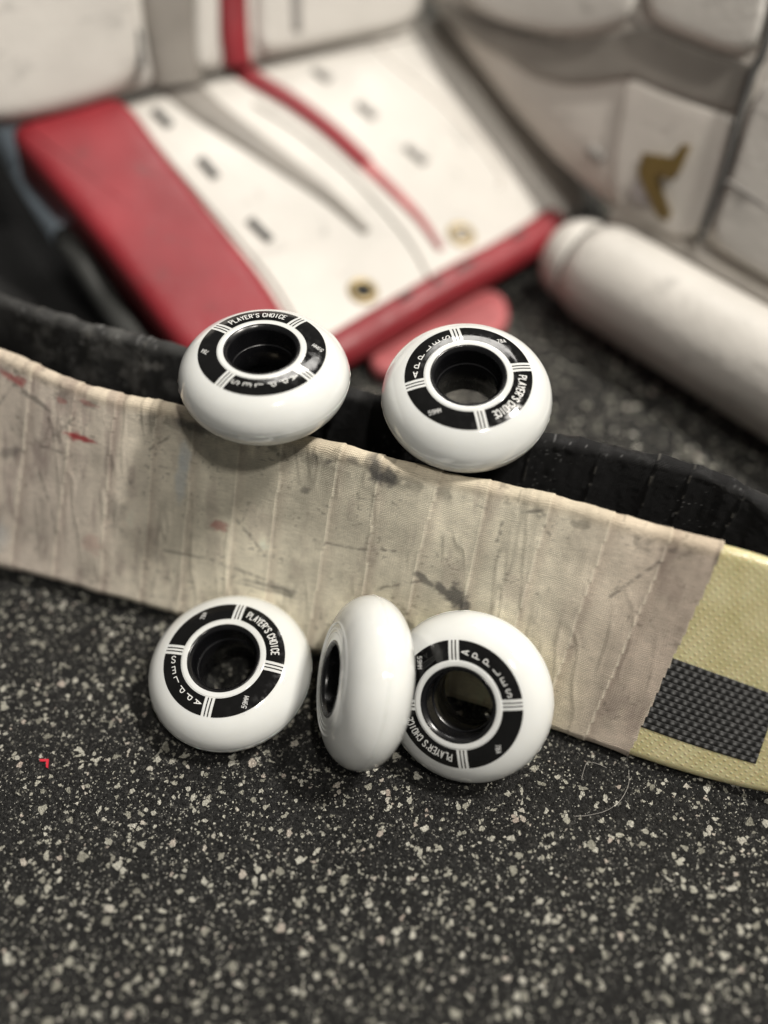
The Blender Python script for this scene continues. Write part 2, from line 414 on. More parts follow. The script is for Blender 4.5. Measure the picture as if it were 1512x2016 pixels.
def slab(frame, us, th, ns=150, off=None, bot_z=None, cols=None, r=2.6, out=0.0):
    """closed blade section swept along u. returns V, F, U, T(param), side"""
    b, t = frame(us)
    up = t - b; H = np.linalg.norm(up, axis=1, keepdims=True); up = up / H
    du = np.gradient((b + t) / 2, axis=0); du /= np.linalg.norm(du, axis=1, keepdims=True)
    nf = np.cross(du, up); nf /= np.linalg.norm(nf, axis=1, keepdims=True)     # towards the camera
    nf = np.where(nf[:, 1:2] > 0, -nf, nf)
    Hm = float(H.mean())
    sec = []   # (v along height in mm (0..Hm), depth behind the front face, nx (front), ny(up))
    for k in range(ns): sec.append((r + (Hm - 2 * r) * k / (ns - 1), 0, 1, 0))
    for k in range(1, 12):
        a = PI * k / 12; sec.append((Hm - r + r * math.sin(a), th / 2 - th / 2 * math.cos(a), math.cos(a), math.sin(a)))
    for k in range(24): sec.append((Hm - r - (Hm - 2 * r) * k / 23, th, -1, 0))
    for k in range(1, 8):
        a = PI * k / 8; sec.append((r - r * math.sin(a), th / 2 + th / 2 * math.cos(a), -math.cos(a), -math.sin(a)))
    sec = np.array(sec)
    v = sec[:, 0][None, :] * (H / Hm)
    P = b[:, None, :] + up[:, None, :] * v[..., None] - nf[:, None, :] * sec[:, 1][None, :, None]
    N = nf[:, None, :] * sec[:, 2][None, :, None] + up[:, None, :] * sec[:, 3][None, :, None]
    UU = np.repeat(us[:, None], len(sec), 1); VV = np.repeat(sec[:, 0][None, :], len(us), 0)
    front = np.repeat((sec[:, 2] > .3)[None, :], len(us), 0)
    d = np.full(UU.shape, out)
    if off is not None: d = d + off(UU, VV, Hm)
    P = P + N * d[..., None]
    nu, nv = UU.shape
    arc = np.concatenate([[0], np.cumsum(np.hypot(np.diff(sec[:, 0]), np.diff(sec[:, 1])))])
    uv = np.stack([UU.ravel(), np.repeat(arc[None, :], nu, 0).ravel()], 1)
    F = grid(nu, nv, True); F.append(list(range(nv))[::-1]); F.append([(nu - 1) * nv + j for j in range(nv)])
    return P.reshape(-1, 3), F, UU.ravel(), VV.ravel(), Hm, uv
H0 = 85.0
# seams as (u at the bottom, u at the top) of the wrap
SB = [[-131.5, 0.002], [-111.4, -0.005], [-94.7, -0.002], [-79.4, 0.003], [-61.8, 0.029], [-46.5, 0.022], [-29.1, 0.014], [-10.8, 0.048], [3.1, 0.043], [23.7, 0.044], [39.1, 0.03], [56.3, 0.012], [71.1, 0.016], [86.2, 0.011]]
ST = [[-123.4, 0.964], [-107.9, 0.975], [-92.5, 0.967], [-78.6, 0.973], [-61.9, 0.97], [-46.4, 0.978], [-26.7, 1.005], [-12.7, 1.002], [6.9, 1.002], [23.1, 0.991], [43.5, 0.98], [62.4, 0.991], [80.5, 1.011], [95.8, 1.013]]
ub = [s[0] for s in SB]; ut = [s[0] for s in ST]
ub = [-252, -230, -210, -190] + [ub[0] - 17.5] + ub; ut = [-250, -229, -208, -189] + [ut[0] - 18] + ut
seams = list(zip(ub, ut))
END = seams[-1]
def seam_phase(U, V, Hm):
    t = np.clip(V / Hm, 0, 1); best = np.full(U.shape, 1e3); nxt = np.full(U.shape, 1e3); idx = np.zeros(U.shape, int)
    for k, (a, b) in enumerate(seams):
        pos = a + (b - a) * t + .5 * (vnoise(V * .06, np.full(U.shape, k * 7.3), 5) - .5) * 2
        d = U - pos
        m = (d >= 0); best = np.where(m & (d < best), d, best); idx = np.where(m, k, idx)
        nd = -d; nxt = np.where((nd > 0) & (nd < nxt), nd, nxt)
    return best, nxt, idx      # mm since the seam on the left, mm to the next
def crease(U, V):
    n = fbm(U * .13 + V * .012, V * .022, 301, 3); rg = np.clip(1 - np.abs(2 * n - 1) * 7, 0, 1)
    return rg ** 1.5 * sstep(.45, .62, fbm(U * .04, V * .05, 303, 2))
def tape_off(U, V, Hm):
    d, nx, idx = seam_phase(U, V, Hm)
    nx_ = np.minimum(nx, 30); o = .40 * np.exp(-nx_ / 8.0) + .10 * sstep(.9, 0, nx_)
    wr = (fbm(U * .10, V * .015, 3, 3) - .5) * .8 + (fbm(U * .45, V * .03, 11, 2) - .5) * .22 * sstep(9, 1, nx)
    topw = sstep(Hm - 14, Hm, V) * (fbm(U * .12, V * .1, 21, 3) - .5) * 1.0
    return o + wr + topw + (fbm(U * .8, V * .8, 31, 3) - .5) * .12 + .28 * crease(U, V)
def smear(U, V, cu, cv, lu, lv, ang, amp, seed, ragged=.5):
    c, s = math.cos(ang), math.sin(ang); x = ((U - cu) * c + (V - cv) * s) / lu; y = (-(U - cu) * s + (V - cv) * c) / lv
    r = np.sqrt(x * x + y * y) + ragged * (fbm(U * .5, V * .5, seed, 4) - .5) * 2
    return amp * sstep(1.1, .45, r)
def lines(U, V, pts, wd, amp, seed):
    best = np.full(U.shape, 1e3)
    for (x0, y0), (x1, y1) in zip(pts[:-1], pts[1:]):
        dx, dy = x1 - x0, y1 - y0; L = dx * dx + dy * dy; t = np.clip(((U - x0) * dx + (V - y0) * dy) / L, 0, 1)
        best = np.minimum(best, np.hypot(U - x0 - t * dx, V - y0 - t * dy))
    return amp * sstep(wd, wd * .2, best) * sstep(.25, .65, fbm(U * .6, V * .6, seed, 3))
def uvp(lst): return [(a, b * H0) for a, b in lst]
DARK = uvp([[-14.3, 0.962], [-9.8, 0.944], [-21.4, 0.971], [20.0, 0.493], [14.4, 0.509], [7.8, 0.535], [23.2, 0.455], [-78.5, 0.951], [4.6, 0.3], [-106.8, 0.474], [-44.8, 0.287], [-40.8, 0.275], [-48.6, 0.26], [-36.7, 0.791], [-30.0, 0.942], [38.4, 0.945], [-150.6, 0.578], [-139.8, 0.871], [-59.7, 1.05]])
DPRM = [(5,3,-1.2,.85),(4,3.5,1,.85),(3,1.6,-.3,.6),(4,6,0,.85),(5,2.2,-.6,.8),(5,1.6,-.5,.7),(2.6,4.5,.1,.8),(8,2.4,-.1,.6),(6,2,-.3,.6),(5,8,.1,.45),(12,1.3,.05,.5),(6,1.4,-.1,.5),(20,.8,0,.35),(3,1.6,.6,.6),(2.4,.9,.7,.6),(4,.8,.4,.6),(7,2.5,.5,.5),(10,1.4,-.3,.55),(5,1,.0,.5)]
REDS = uvp([[-121.0, 0.775], [-124.1, 0.769], [-150.7, 0.926], [-146.2, 0.931], [-66.3, 0.515], [-115.2, 0.262], [-129.1, 0.918], [-118.7, 0.949]])
RPRM = [(6.5,1.4,.0,.95),(3,2,.8,.7),(6,1.8,-.2,.7),(3,2,.2,.6),(4,2.8,.1,.55),(5,5,.2,.22),(3,1.3,0,.4),(5,1.2,0,.4)]
BLU = uvp([[-81.2, 0.804], [-82.0, 0.694], [-157.5, 0.16]])
SCR = [uvp([[-60.4, 0.567], [-54.1, 0.5], [-48.8, 0.429]]), uvp([[-156.8, 0.76], [-151.5, 0.862], [-148.5, 0.905]]), uvp([[-143.7, 0.655], [-134.9, 0.671], [-128.5, 0.672]]), uvp([[-138.4, 0.558], [-132.3, 0.381], [-130.4, 0.258]]), uvp([[-87.1, 0.325], [-67.0, 0.341], [-41.0, 0.301]]),
       uvp([[67.4, 0.682], [75.6, 0.829], [79.0, 0.886]]), uvp([[-31.8, 0.565], [-17.2, 0.585], [-3.2, 0.627]]), uvp([[-129.3, 0.776], [-126.1, 0.825], [-124.0, 0.857]]), uvp([[29.6, 0.876], [29.8, 0.809], [29.3, 0.785]]), uvp([[-14.4, 0.329], [-4.6, 0.447], [7.1, 0.52]]), uvp([[-94.3, 0.805], [-88.7, 0.865], [-85.9, 0.895]])]
def tape_cols(U, V, Hm):
    d, nx, idx = seam_phase(U, V, Hm)
    base = np.array([.68, .63, .505]); n1 = fbm(U * .035, V * .05, 41, 4)[:, None]; n2 = fbm(U * .11, V * .03, 51, 4)[:, None]
    c = base * (.60 + .80 * n1) * (.74 + .52 * n2) * (.86 + .28 * fbm(U * .3, V * .3, 57, 3)[:, None])
    right = sstep(30, 95, U)[:, None]; left = sstep(-60, -140, U)[:, None]
    c = c * (1 - right) + right * c * np.array([.80, .72, .74])
    c = c * (1 - left * .75) + left * .75 * c * np.array([.86, .80, .88])
    yel = (sstep(45, 8, V) * sstep(-30, 10, U) * sstep(75, 45, U))[:, None]; c = c * (1 + yel * np.array([.16, .16, .0]))
    tone = (fbm(idx * 3.7, idx * 1.3, 61, 1)[:, None] - .5) * .16; c = c * (1 + tone)
    # grime: gathers beside the step of each wrap and along the rubbed top edge
    g = sstep(5, .2, d) * (.30 + .55 * fbm(V * .05, U * .2, 71, 3)) * .75
    c = c * (1 - g[:, None] * .42 * np.array([.85, 1, 1.0]))
    br = (sstep(.8, .1, nx) * (.3 + .7 * fbm(V * .5, idx * 9.1, 77, 2)))[:, None]; c = c * (1 - .8 * br) + .8 * br * np.array([.80, .74, .60])
    tp = sstep(Hm - 6, Hm - 1.5, V)[:, None]
    c = c * (1 - tp * .5) + tp * .5 * np.array([.60, .50, .36])
    tg = (sstep(Hm - 11, Hm - 6, V) * sstep(Hm - 2, Hm - 5, V) * sstep(.48, .62, fbm(U * .22, V * .25, 81, 4)))[:, None]; c = c * (1 - .4 * tg)
    c = c * (1 - .22 * crease(U + .7, V)[:, None])
    dots = (sstep(.80, .86, vnoise(U * .9, V * .9, 91)) * sstep(.5, .7, vnoise(U * .13, V * .13, 92)))[:, None]; c = c * (1 - .35 * dots)
    st = (sstep(.55, .75, fbm(U * .2, V * .06, 95, 4)))[:, None]; c = c * (1 - (.18 + .16 * left) * st * np.array([.95, 1.05, 1.0]))
    for k, ((cu, cv), (lu, lv, an, am)) in enumerate(zip(DARK, DPRM)):
        m = smear(U, V, cu, cv, lu, lv, an, am, 100 + k)[:, None]; c = c * (1 - m) + m * np.array([.065, .062, .06])
    for k, ((cu, cv), (lu, lv, an, am)) in enumerate(zip(REDS, RPRM)):
        m = smear(U, V, cu, cv, lu, lv, an, am, 140 + k)[:, None]; c = c * (1 - m) + m * np.array([.36, .045, .05])
    for k, ((cu, cv), (lu, lv, am)) in enumerate(zip(BLU, [(3, 7, .5), (2.6, 11, .5), (9, 10, .4)])):
        m = smear(U, V, cu, cv, lu, lv, 0, am, 160 + k, .25)[:, None]; c = c * (1 - m) + m * np.array([.42, .47, .50])
    for k, ln in enumerate(SCR):
        m = lines(U, V, ln, .9, .55, 180 + k)[:, None]; c = c * (1 - m) + m * np.array([.07, .06, .055])
    return np.clip(c, .01, .9)

def skew_us(u0, u1, step): return np.arange(u0, u1, step)
stick = empty('goalie_stick', (0, 190, 0))
inv_parent = lambda o, r: setattr(o, 'matrix_parent_inverse', Matrix.Translation(r.location).inverted())
# bare composite blade with a rounded toe
def toe_frame(u):
    b, t = front_frame(u)
    k = np.clip((u - 96) / 86, 0, 1)[:, None]; rr = 1 - np.sqrt(np.clip(1 - k ** 2.0, 0, 1))
    mid = b * .45 + t * .55
    lift = .46 * rr
    return b + (t - b) * lift, t + (b - t) * np.clip(rr, 0, .97) * .5
V, F, U, VV, Hm, uv = slab(toe_frame, np.concatenate([np.arange(60, 176, 1.0), np.linspace(176, 181.7, 14)]), 5.0, 60)
bl = mesh('blade', V, F, GLASS, stick, uvs=uv); inv_parent(bl, stick)
# cloth tape, ends along the slanted last seam
us = np.arange(-256, 110, .55)
def tape_frame(u): return front_frame(u)
V, F, U, VV, Hm, uv = slab(tape_frame, us, 5.6, 165, tape_off, out=.45)
C0 = tape_cols(U, VV, Hm)
lim = END[0] + (END[1] - END[0]) * np.clip(VV / Hm, 0, 1) + .5 * (vnoise(VV * .3, VV * 0, 5) - .5)
keep = U <= lim
nfm = []
for f in F[:-1]:
    if all(keep[i] for i in f): nfm.append(f)
tp = mesh('blade_tape', V, nfm, TAPE, stick, cols={'Col': C0}, uvs=uv); inv_parent(tp, stick)
tag(tp, 'grubby beige cloth tape with red and black scuffs')
# woven carbon patch in the bare composite
PC = [[90.5, 0.498], [123.4, 0.472], [123.4, 0.139], [87.2, 0.156]]
def patch_pt(a, b):
    p = [np.array([x, y * H0]) for x, y in PC]
    q = (p[0] * (1 - a) + p[1] * a) * (1 - b) + (p[3] * (1 - a) + p[2] * a) * b
    return q
rows, cols_ = 13, 330
Vp, Fp, Cp = [], [], []
nrow = 10
A = np.linspace(-.004, 1, cols_)
def blade_front(u, v):
    b, t = toe_frame(np.atleast_1d(u)); b1, t1 = toe_frame(np.atleast_1d(u) + .5)
    up = t - b; H = np.linalg.norm(up, axis=1, keepdims=True); up = up / H; du = (b1 - b); du /= np.linalg.norm(du, axis=1, keepdims=True)
    n = np.cross(du, up); n = np.where(n[:, 1:2] > 0, -n, n)
    return b + up * (v[:, None] * H / H0), n
for r_ in range(rows):
    base = len(Vp); pts = []
    for k in range(nrow):
        bb = (r_ + k / (nrow - 1)) / rows
        q = np.array([patch_pt(a, bb) for a in A]); P, n = blade_front(q[:, 0], q[:, 1])
        h = .12 + .42 * math.sin(PI * (k + .0) / (nrow - 1)) ** .7
        yarn = .25 * np.abs(np.sin(A * 40 + r_ * 1.1)) ** .6
        P = P + n * (h * (.55 + yarn))[:, None]
        pts.append(P)
    for i in range(cols_):
        fl_ = abs(math.sin(A[i] * 40 + r_ * 1.1)) ** 1.5
        for k in range(nrow):
            Vp.append(pts[k][i]); g = .022 + .22 * fl_ ** 3 * math.sin(PI * k / (nrow - 1)) ** 2.5; Cp.append((g, g, g * 1.0))  # grey highlights on the yarn floats are painted into the colour
    for f in grid(cols_, nrow): Fp.append(tuple(base + i for i in f))
cp = mesh('carbon_patch', Vp, Fp, CARB, stick, cols={'Col': Cp}); inv_parent(cp, stick)
tag(cp, 'black woven patch set in the yellow composite')
tag(stick, 'goalie stick blade in grubby beige tape, yellow composite and black weave bare at its end', 'hockey stick')

# the stick behind, wrapped in black tape
KX = [-260, -153, -119, -77, -1, 57, 80, 109, 128, 170]; KY = [348, 298, 282, 267, 243, 226, 220, 209, 199, 176]
KZX = [-260, -150, -41, 28, 80, 108, 122, 136, 150, 168]; KZ = [84, 80, 80, 74.5, 75, 76, 74, 68, 58, 36]
def back_frame(u):
    t = np.stack([u + 8, smooth_interp(u + 8, KX, KY, 6), smooth_interp(u + 8, KZX, KZ, 4)], -1)
    b = np.stack([u, smooth_interp(u, KX, KY, 6) - 24, 0 * u], -1)
    return b, t
bseams = [-245, -222, -196, -172, -150, -127, -104, -80, -57, -31, -6, 17, 40, 62.5, 81, 92, 108, 124, 140, 152]
def bphase(U, V, Hm):
    d = np.full(U.shape, 1e3); nx = np.full(U.shape, 1e3)
    for k, s in enumerate(bseams):
        x = U - s - 5 * V / Hm + .8 * (vnoise(V * .08, V * 0 + k * 3.1, 7) - .5)
        d = np.where((x >= 0) & (x < d), x, d); nx = np.where((x < 0) & (-x < nx), -x, nx)
    return d, nx
def boff(U, V, Hm):
    d, nx = bphase(U, V, Hm)
    o = .4 * np.exp(-d / 8) + .15 * sstep(.8, 0, d)
    return o + (fbm(U * .12, V * .03, 203, 3) - .5) * 1.4 + sstep(Hm - 8, Hm, V) * (fbm(U * .15, V * .2, 207, 4) - .5) * 1.8 + (fbm(U * .7, V * .7, 209, 3) - .5) * .25
us = np.arange(-256, 158, .6)
V, F, U, VV, Hm, uv = slab(back_frame, us, 7.0, 150, boff, r=3.2)
d, nx = bphase(U, VV, Hm)
c = np.array([.0085, .0085, .009]) * (.7 + .9 * fbm(U * .2, VV * .2, 211, 4)[:, None])
thr = (sstep(.9, .2, d) * sstep(.55, .8, vnoise(VV * .6, U * .05, 213)))[:, None]; thr = thr * .45; c = c * (1 - thr) + thr * np.array([.20, .19, .17])  # thread glints at the seams, put into the colour as pale dashes
lint = (sstep(.86, .92, vnoise(U * 1.1, VV * 1.1, 217)) * sstep(.45, .7, vnoise(U * .06, VV * .06, 218)))[:, None]; c = c + lint * .10
dust = (sstep(-40, -110, U) * sstep(Hm - 34, Hm - 8, VV) * (.25 + .9 * sstep(.5, .68, fbm(U * .09, VV * .11, 221, 4))))[:, None]; c = c + dust * np.array([.055, .055, .052])
tpd = (sstep(Hm - 5, Hm - 1, VV) * (.3 + .7 * fbm(U * .2, VV * .2, 223, 3)))[:, None]; c = c + tpd * np.array([.030, .030, .029]) * (.25 + .75 * sstep(20, -60, U)[:, None])
for k, (a_, b_, la, lb, am) in enumerate([(-104, Hm - 16, 6, 6, .07), (-125, Hm - 20, 9, 5, .05), (-80, Hm - 24, 1.4, 6, .12), (-66, Hm - 26, 1.2, 5, .10), (-97, Hm - 9, 7, 2, .10), (-116, Hm - 30, 2, 2, .1)]):
    c = c + smear(U, VV, a_, b_, la, lb, .2, am, 230 + k, .7)[:, None] * np.array([1, .98, .93])
gl = np.clip(sstep(.50, .62, fbm(U * .16, VV * .3, 241, 3)) * sstep(Hm - 7, Hm - 2, VV) * (.35 + .65 * sstep(40, 60, U)), 0, 1)
ks = empty('goalie_stick', (0, 225, 0))
kb = mesh('blade_tape', V, F, BTAPE, ks, cols={'Col': np.clip(c, .003, .5), 'Gloss': np.repeat(gl[:, None], 3, 1)}, uvs=uv); inv_parent(kb, ks)
tag(ks, 'goalie stick blade wrapped in black cloth tape, standing behind the beige one', 'hockey stick')

# ---------------------------------------------------------------- loose fibres and the red scrap
def tube(path, r, seg=8, close=True):
    P = np.array(path, float); n = len(P); V = []; r = np.broadcast_to(r, (n,))
    T = np.gradient(P, axis=0); T /= np.linalg.norm(T, axis=1, keepdims=True)
    a = nrm(np.cross(T[0], (0.03, .02, 1)) if abs(T[0][2]) < .9 else np.cross(T[0], (1, 0, 0)))
    for i in range(n):
        a = nrm(a - T[i] * (a @ T[i])); b = np.cross(T[i], a)
        for k in range(seg):
            th = 2 * PI * k / seg; V.append(P[i] + r[i] * (a * math.cos(th) + b * math.sin(th)))
    F = grid(n, seg, True); F.append(list(range(seg))); F.append([(n - 1) * seg + k for k in range(seg)][::-1]); return V, F
def cr(pts, n=10):
    P = [np.array(p, float) for p in pts]; out = []
    for i in range(len(P) - 1):
        a, b, c, d = P[max(i - 1, 0)], P[i], P[i + 1], P[min(i + 2, len(P) - 1)]
        for k in range(n):
            t = k / n; out.append(.5 * (2 * b + (c - a) * t + (2 * a - 5 * b + 4 * c - d) * t * t + (3 * b - a - 3 * c + d) * t ** 3))
    out.append(P[-1]); return out
for lab, pts in (('fine pale fibre bent over the floor beside the blade tip', [[68.5, 132.7, 1.5], [69.9, 136.4, 1.5], [71.5, 139.0, 1.5], [74.7, 138.6, 1.5], [78.0, 137.0, 1.5]]),
                 ('long pale hair curled on the floor right of the wheels', [[85.4, 135.5, 1.3], [84.5, 130.9, 1.3], [80.9, 125.5, 1.3], [75.7, 121.9, 1.3], [69.4, 120.2, 1.3], [64.2, 119.8, 1.3]])):
    V, F = tube(cr(pts), .055, 5); o = mesh('loose_fibre', V, F, HAIR); tag(o, lab, 'fibre', 'loose fibres on the floor')
sc = [[-121.7, 140.6, 0.9], [-118.3, 140.6, 0.9], [-117.8, 137.2, 0.9], [-118.6, 137.6, 0.9], [-119.0, 139.7, 0.9], [-121.1, 139.7, 0.9]]
V = [tuple(p) for p in sc] + [(x, y, .4) for x, y, z in sc]; n = len(sc)
F = [tuple(range(n))[::-1], tuple(range(n, 2 * n))] + [(i, (i + 1) % n, (i + 1) % n + n, i + n) for i in range(n)]
tag(mesh('red_scrap', V, F, SCRAP, smooth=False), 'tiny red corner shaped scrap on the speckled floor', 'scrap')

# ---------------------------------------------------------------- goalie pads behind
def P3(pl, x, y, z): o, ex, ey, n = [np.array(q) for q in pl]; return o + ex * x + ey * y + n * z
def resample(poly, step=6, rnd=0):
    P = [np.array(p, float) for p in poly]; out = []
    for i in range(len(P)):
        a, b = P[i], P[(i + 1) % len(P)]; L = np.linalg.norm(b - a); k = max(1, int(L / step))
        for j in range(k): out.append(a + (b - a) * j / k)
    out = np.array(out)
    for _ in range(rnd): out = (np.roll(out, 1, 0) + 2 * out + np.roll(out, -1, 0)) / 4
    return out
def puffy(name, pl, poly, z0, z1, bev, mat, parent, rnd=3, crown=0.0, step=6):
    """a cushion: outline in the plane's own millimetres, from height z0 up to z1, edges rolled over bev mm"""
    Q = resample(poly, step, rnd); n = len(Q)
    area = sum(Q[i][0] * Q[(i + 1) % n][1] - Q[(i + 1) % n][0] * Q[i][1] for i in range(n))
    if area < 0: Q = Q[::-1]
    T = np.roll(Q, -1, 0) - np.roll(Q, 1, 0); T /= np.maximum(np.linalg.norm(T, axis=1, keepdims=True), 1e-6); N = np.stack([-T[:, 1], T[:, 0]], 1)
    rings = [(0, z0)]; 
    for k in range(7):
        a = PI / 2 * k / 6; rings.append((bev * (1 - math.cos(a)), z1 - bev * .9 + bev * .9 * math.sin(a)))
    cen = Q.mean(0); V = []
    for ins, z in rings:
        for q, nn in zip(Q, N): V.append(P3(pl, *(q + nn * ins), z))
    ni = Q + N * bev
    for k in range(1, 5):
        f = k / 5
        for q in ni: V.append(P3(pl, *(q * (1 - f) + cen * f), z1 + crown * math.sin(PI / 2 * f)))
    V.append(P3(pl, *cen, z1 + crown)); m = len(rings) + 4; F = []
    for r in range(m - 1):
        for i in range(n): j = (i + 1) % n; F.append((r * n + i, r * n + j, (r + 1) * n + j, (r + 1) * n + i))
    for i in range(n): F.append(((m - 1) * n + i, (m - 1) * n + (i + 1) % n, len(V) - 1))
    F.append(list(range(n))[::-1])
    o = mesh(name, V, F, mat, parent); inv_parent(o, parent); return o
def band(name, pl, cl, w0, w1, z0, z1, mat, parent):
    C_ = np.array(cr([(x, y, 0) for x, y in cl], 8))[:, :2]; T = np.gradient(C_, axis=0); T /= np.linalg.norm(T, axis=1, keepdims=True); N = np.stack([-T[:, 1], T[:, 0]], 1)
    n = len(C_); V = []; prof = [(-1, 0), (-.92, .7), (-.6, 1), (0, 1.05), (.6, 1), (.92, .7), (1, 0)]
    for i in range(n):
        wd = (w0 + (w1 - w0) * i / (n - 1)) / 2
        for s, h in prof: V.append(P3(pl, *(C_[i] + N[i] * s * wd), z0 + (z1 - z0) * h))
    F = grid(n, len(prof)); F.append(list(range(len(prof)))); F.append([(n - 1) * len(prof) + k for k in range(len(prof))][::-1])
    o = mesh(name, V, F, mat, parent); inv_parent(o, parent); return o
BOOT = ((-71.8247, 299.7025, 18.0), (0.7554, 0.6544, 0.0325), (-0.6223, 0.701, 0.3483), (0.2051, -0.2833, 0.9368)); SHIN = ((-179.7938, 426.5419, 80.0), (0.8385, 0.5446, -0.0189), (-0.1894, 0.3238, 0.927), (0.511, -0.7737, 0.3746)); FACE = ((108.062, 419.9468, 46.0), (0.647, -0.7625, 0.0), (0.358, 0.3037, 0.8829), (-0.6733, -0.5712, 0.4695))
pad = empty('goalie_leg_pad', (20, 430, 0))
tag(pad, 'white goalie leg pad with red side roll, red toe edge and red and grey stripes', 'leg pad')
puffy('boot_panel', BOOT, [[7.2, 170.3], [54.4, 175.5], [131.4, 165.8], [180.9, 157.2], [276.7, 149.9], [278.0, 85.8], [265.0, 31.9], [248.0, -3.5], [216.9, -0.5], [146.3, 1.8], [71.9, 1.8], [3.9, 1.5], [1.9, 39.1]], -16, 0, 6, PADW, pad)
puffy('side_roll', BOOT, [[0.5, 180.0], [27.0, 180.1], [55.4, 178.4], [61.6, 166.9], [58.6, 130.2], [57.5, 85.5], [56.2, 46.0], [50.3, 5.8], [33.7, -0.1], [3.7, 0.1], [0.8, 17.5], [-0.4, 35.7], [1.9, 105.0]], -20, 8, 8, PADR, pad, crown=0, rnd=2)
puffy('shin_panel', SHIN, [[21.0, 119.8], [-26.0, 8.2], [1.7, 4.3], [50.4, 5.8], [126.0, 4.8], [244.3, 0.5], [272.9, 92.0]], -22, 0, 8, PADW, pad)
puffy('knee_roll', SHIN, [[21.0, 119.8], [-25.4, 9.6], [1.0, 5.6], [32.9, 5.2], [53.0, 5.5], [73.1, 11.8], [72.7, 33.0], [91.0, 112.1]], -10, 12, 9, PADW, pad, crown=0, rnd=10)
puffy('shin_cushion', SHIN, [[161.3, 104.3], [133.0, 7.8], [176.8, 5.8], [230.7, 3.9], [241.8, 5.8], [250.0, 94.5]], -6, 5, 6, PADW, pad)
puffy('shin_cushion', SHIN, [[129.5, 107.8], [96.9, 6.7], [111.6, 6.6], [142.5, 106.4]], -6, 4, 4, PADW, pad)
band('stripe', SHIN, [[110.5, 109.9], [99.5, 63.9], [91.5, 29.3], [87.9, 3.8]], 30, 26, -1, 4, PADG, pad)
band('stripe', BOOT, [[93.0, 171.5], [95.3, 151.9], [101.5, 129.3], [109.8, 100.7], [117.2, 71.4], [120.5, 45.0]], 23, 5, -1, 2, PADG, pad)
band('stripe', SHIN, [[146.7, 105.9], [133.9, 58.5], [126.2, 27.5], [122.1, 5.9]], 17, 15, -1, 5, PADR, pad)
band('stripe', BOOT, [[128.8, 168.7], [130.6, 155.6], [138.7, 134.6], [145.3, 107.2], [148.2, 80.1]], 13, 10, -1, 3, PADR, pad)
band('stripe', BOOT, [[147.9, 81.4], [150.0, 58.6], [150.9, 38.3], [147.8, 16.7]], 9, 4, -1, 1.6, PADP, pad)
for q in ([[71.8, 160.9], [72.8, 148.9]], [[73.9, 123.8], [74.0, 110.7]], [[72.9, 80.4], [74.2, 65.3]]): band('lace', BOOT, q, 5, 5, -1, 2, LACE, pad)
for q in ([[164.9, 146.8], [168.0, 136.2]], [[171.7, 115.8], [173.8, 103.6]], [[176.2, 79.0], [178.4, 65.0]]): band('lace', BOOT, q, 5.5, 5.5, -1, 2, LACEG, pad)
band('lace', SHIN, [[71.7, 33.1], [70.1, 25.4], [68.8, 17.0]], 7, 7, -1, 8, LACE, pad)
band('lace', SHIN, [[164.8, 44.3], [162.6, 30.4], [159.2, 15.8]], 7, 6, 3, 6, LACEG, pad)
for q in ([[59.8, 162.4], [60.0, 125.7], [60.6, 85.5], [60.5, 47.6], [55.4, 12.6]], [[120.5, 141.8], [130.9, 110.8], [136.8, 74.6], [136.3, 31.5], [129.3, 2.7]], [[58.7, 170.6], [92.8, 166.5], [128.5, 161.9], [177.7, 153.2], [239.4, 140.1]]):
    band('piping', BOOT, q, 1.6, 1.6, -.5, 1.0, PADG, pad)
band('lace', BOOT, [[214.2, 152.1], [209.4, 136.9], [216.7, 90.7], [213.5, 42.9], [205.0, 31.5]], 3, 3, -1, .8, PADC, pad)
for (gx, gy), hm in zip([[95.9, 17.9], [164.1, 18.6]], (BLACK, LACEG)):
    pr = [(4.0, -.5), (4.2, .8), (5.4, 1.6), (7.0, 1.3), (7.8, .3), (7.9, -.5)]; V = []; n = 40
    for i in range(n):
        a = 2 * PI * i / n
        for r, z in pr: V.append(P3(BOOT, gx + r * math.cos(a), gy + r * math.sin(a), z))
    g = mesh('grommet', V, grid(n, len(pr), False, True), BRASS, pad); inv_parent(g, pad)
    V = [P3(BOOT, gx + 4.3 * math.cos(2 * PI * i / 24), gy + 4.3 * math.sin(2 * PI * i / 24), .35) for i in range(24)]
    h = mesh('grommet_hole', V, [tuple(range(24))], hm, g); h.matrix_parent_inverse = Matrix.Identity(4)
te = [[218.9, 0.8], [181.3, -0.7], [145.2, 0.6], [107.0, 0.7], [70.9, 0.4], [34.1, 0.3], [2.8, 0.0]]
te3 = cr([P3(BOOT, x, y - 2, -4) for x, y in te], 8)
V, F = tube(te3, 9.5, 16); o = mesh('toe_edge', V, F, PADR, pad); inv_parent(o, pad)
for (x, y), L in zip([[109.6, 3.8], [148.1, 1.8], [187.7, 2.1], [128.9, 2.2]], (5, 7, 5, 3)):
    p = np.array(P3(BOOT, x, y - 2, 5.6)); e = np.array(BOOT[1]); V, F = tube([p - e * L, p - e * L * .4, p + e * L * .4, p + e * L], [.4, 1.3, 1.2, .4], 8); o = mesh('scuff', V, F, LACE, pad); inv_parent(o, pad)
GND = ((0, 0, 0), (1, 0, 0), (0, 1, 0), (0, 0, 1))
puffy('toe_flap', GND, [(x, y) for x, y, z in [[-10.3, 349.2, 8.0], [1.0, 364.8, 8.0], [33.1, 393.9, 8.0], [59.4, 407.1, 8.0], [66.4, 393.9, 8.0], [64.0, 372.9, 8.0], [52.0, 361.6, 8.0], [26.1, 349.2, 8.0], [3.4, 334.2, 8.0], [-6.4, 334.2, 8.0]]], 1, 9, 4, PADP, pad)
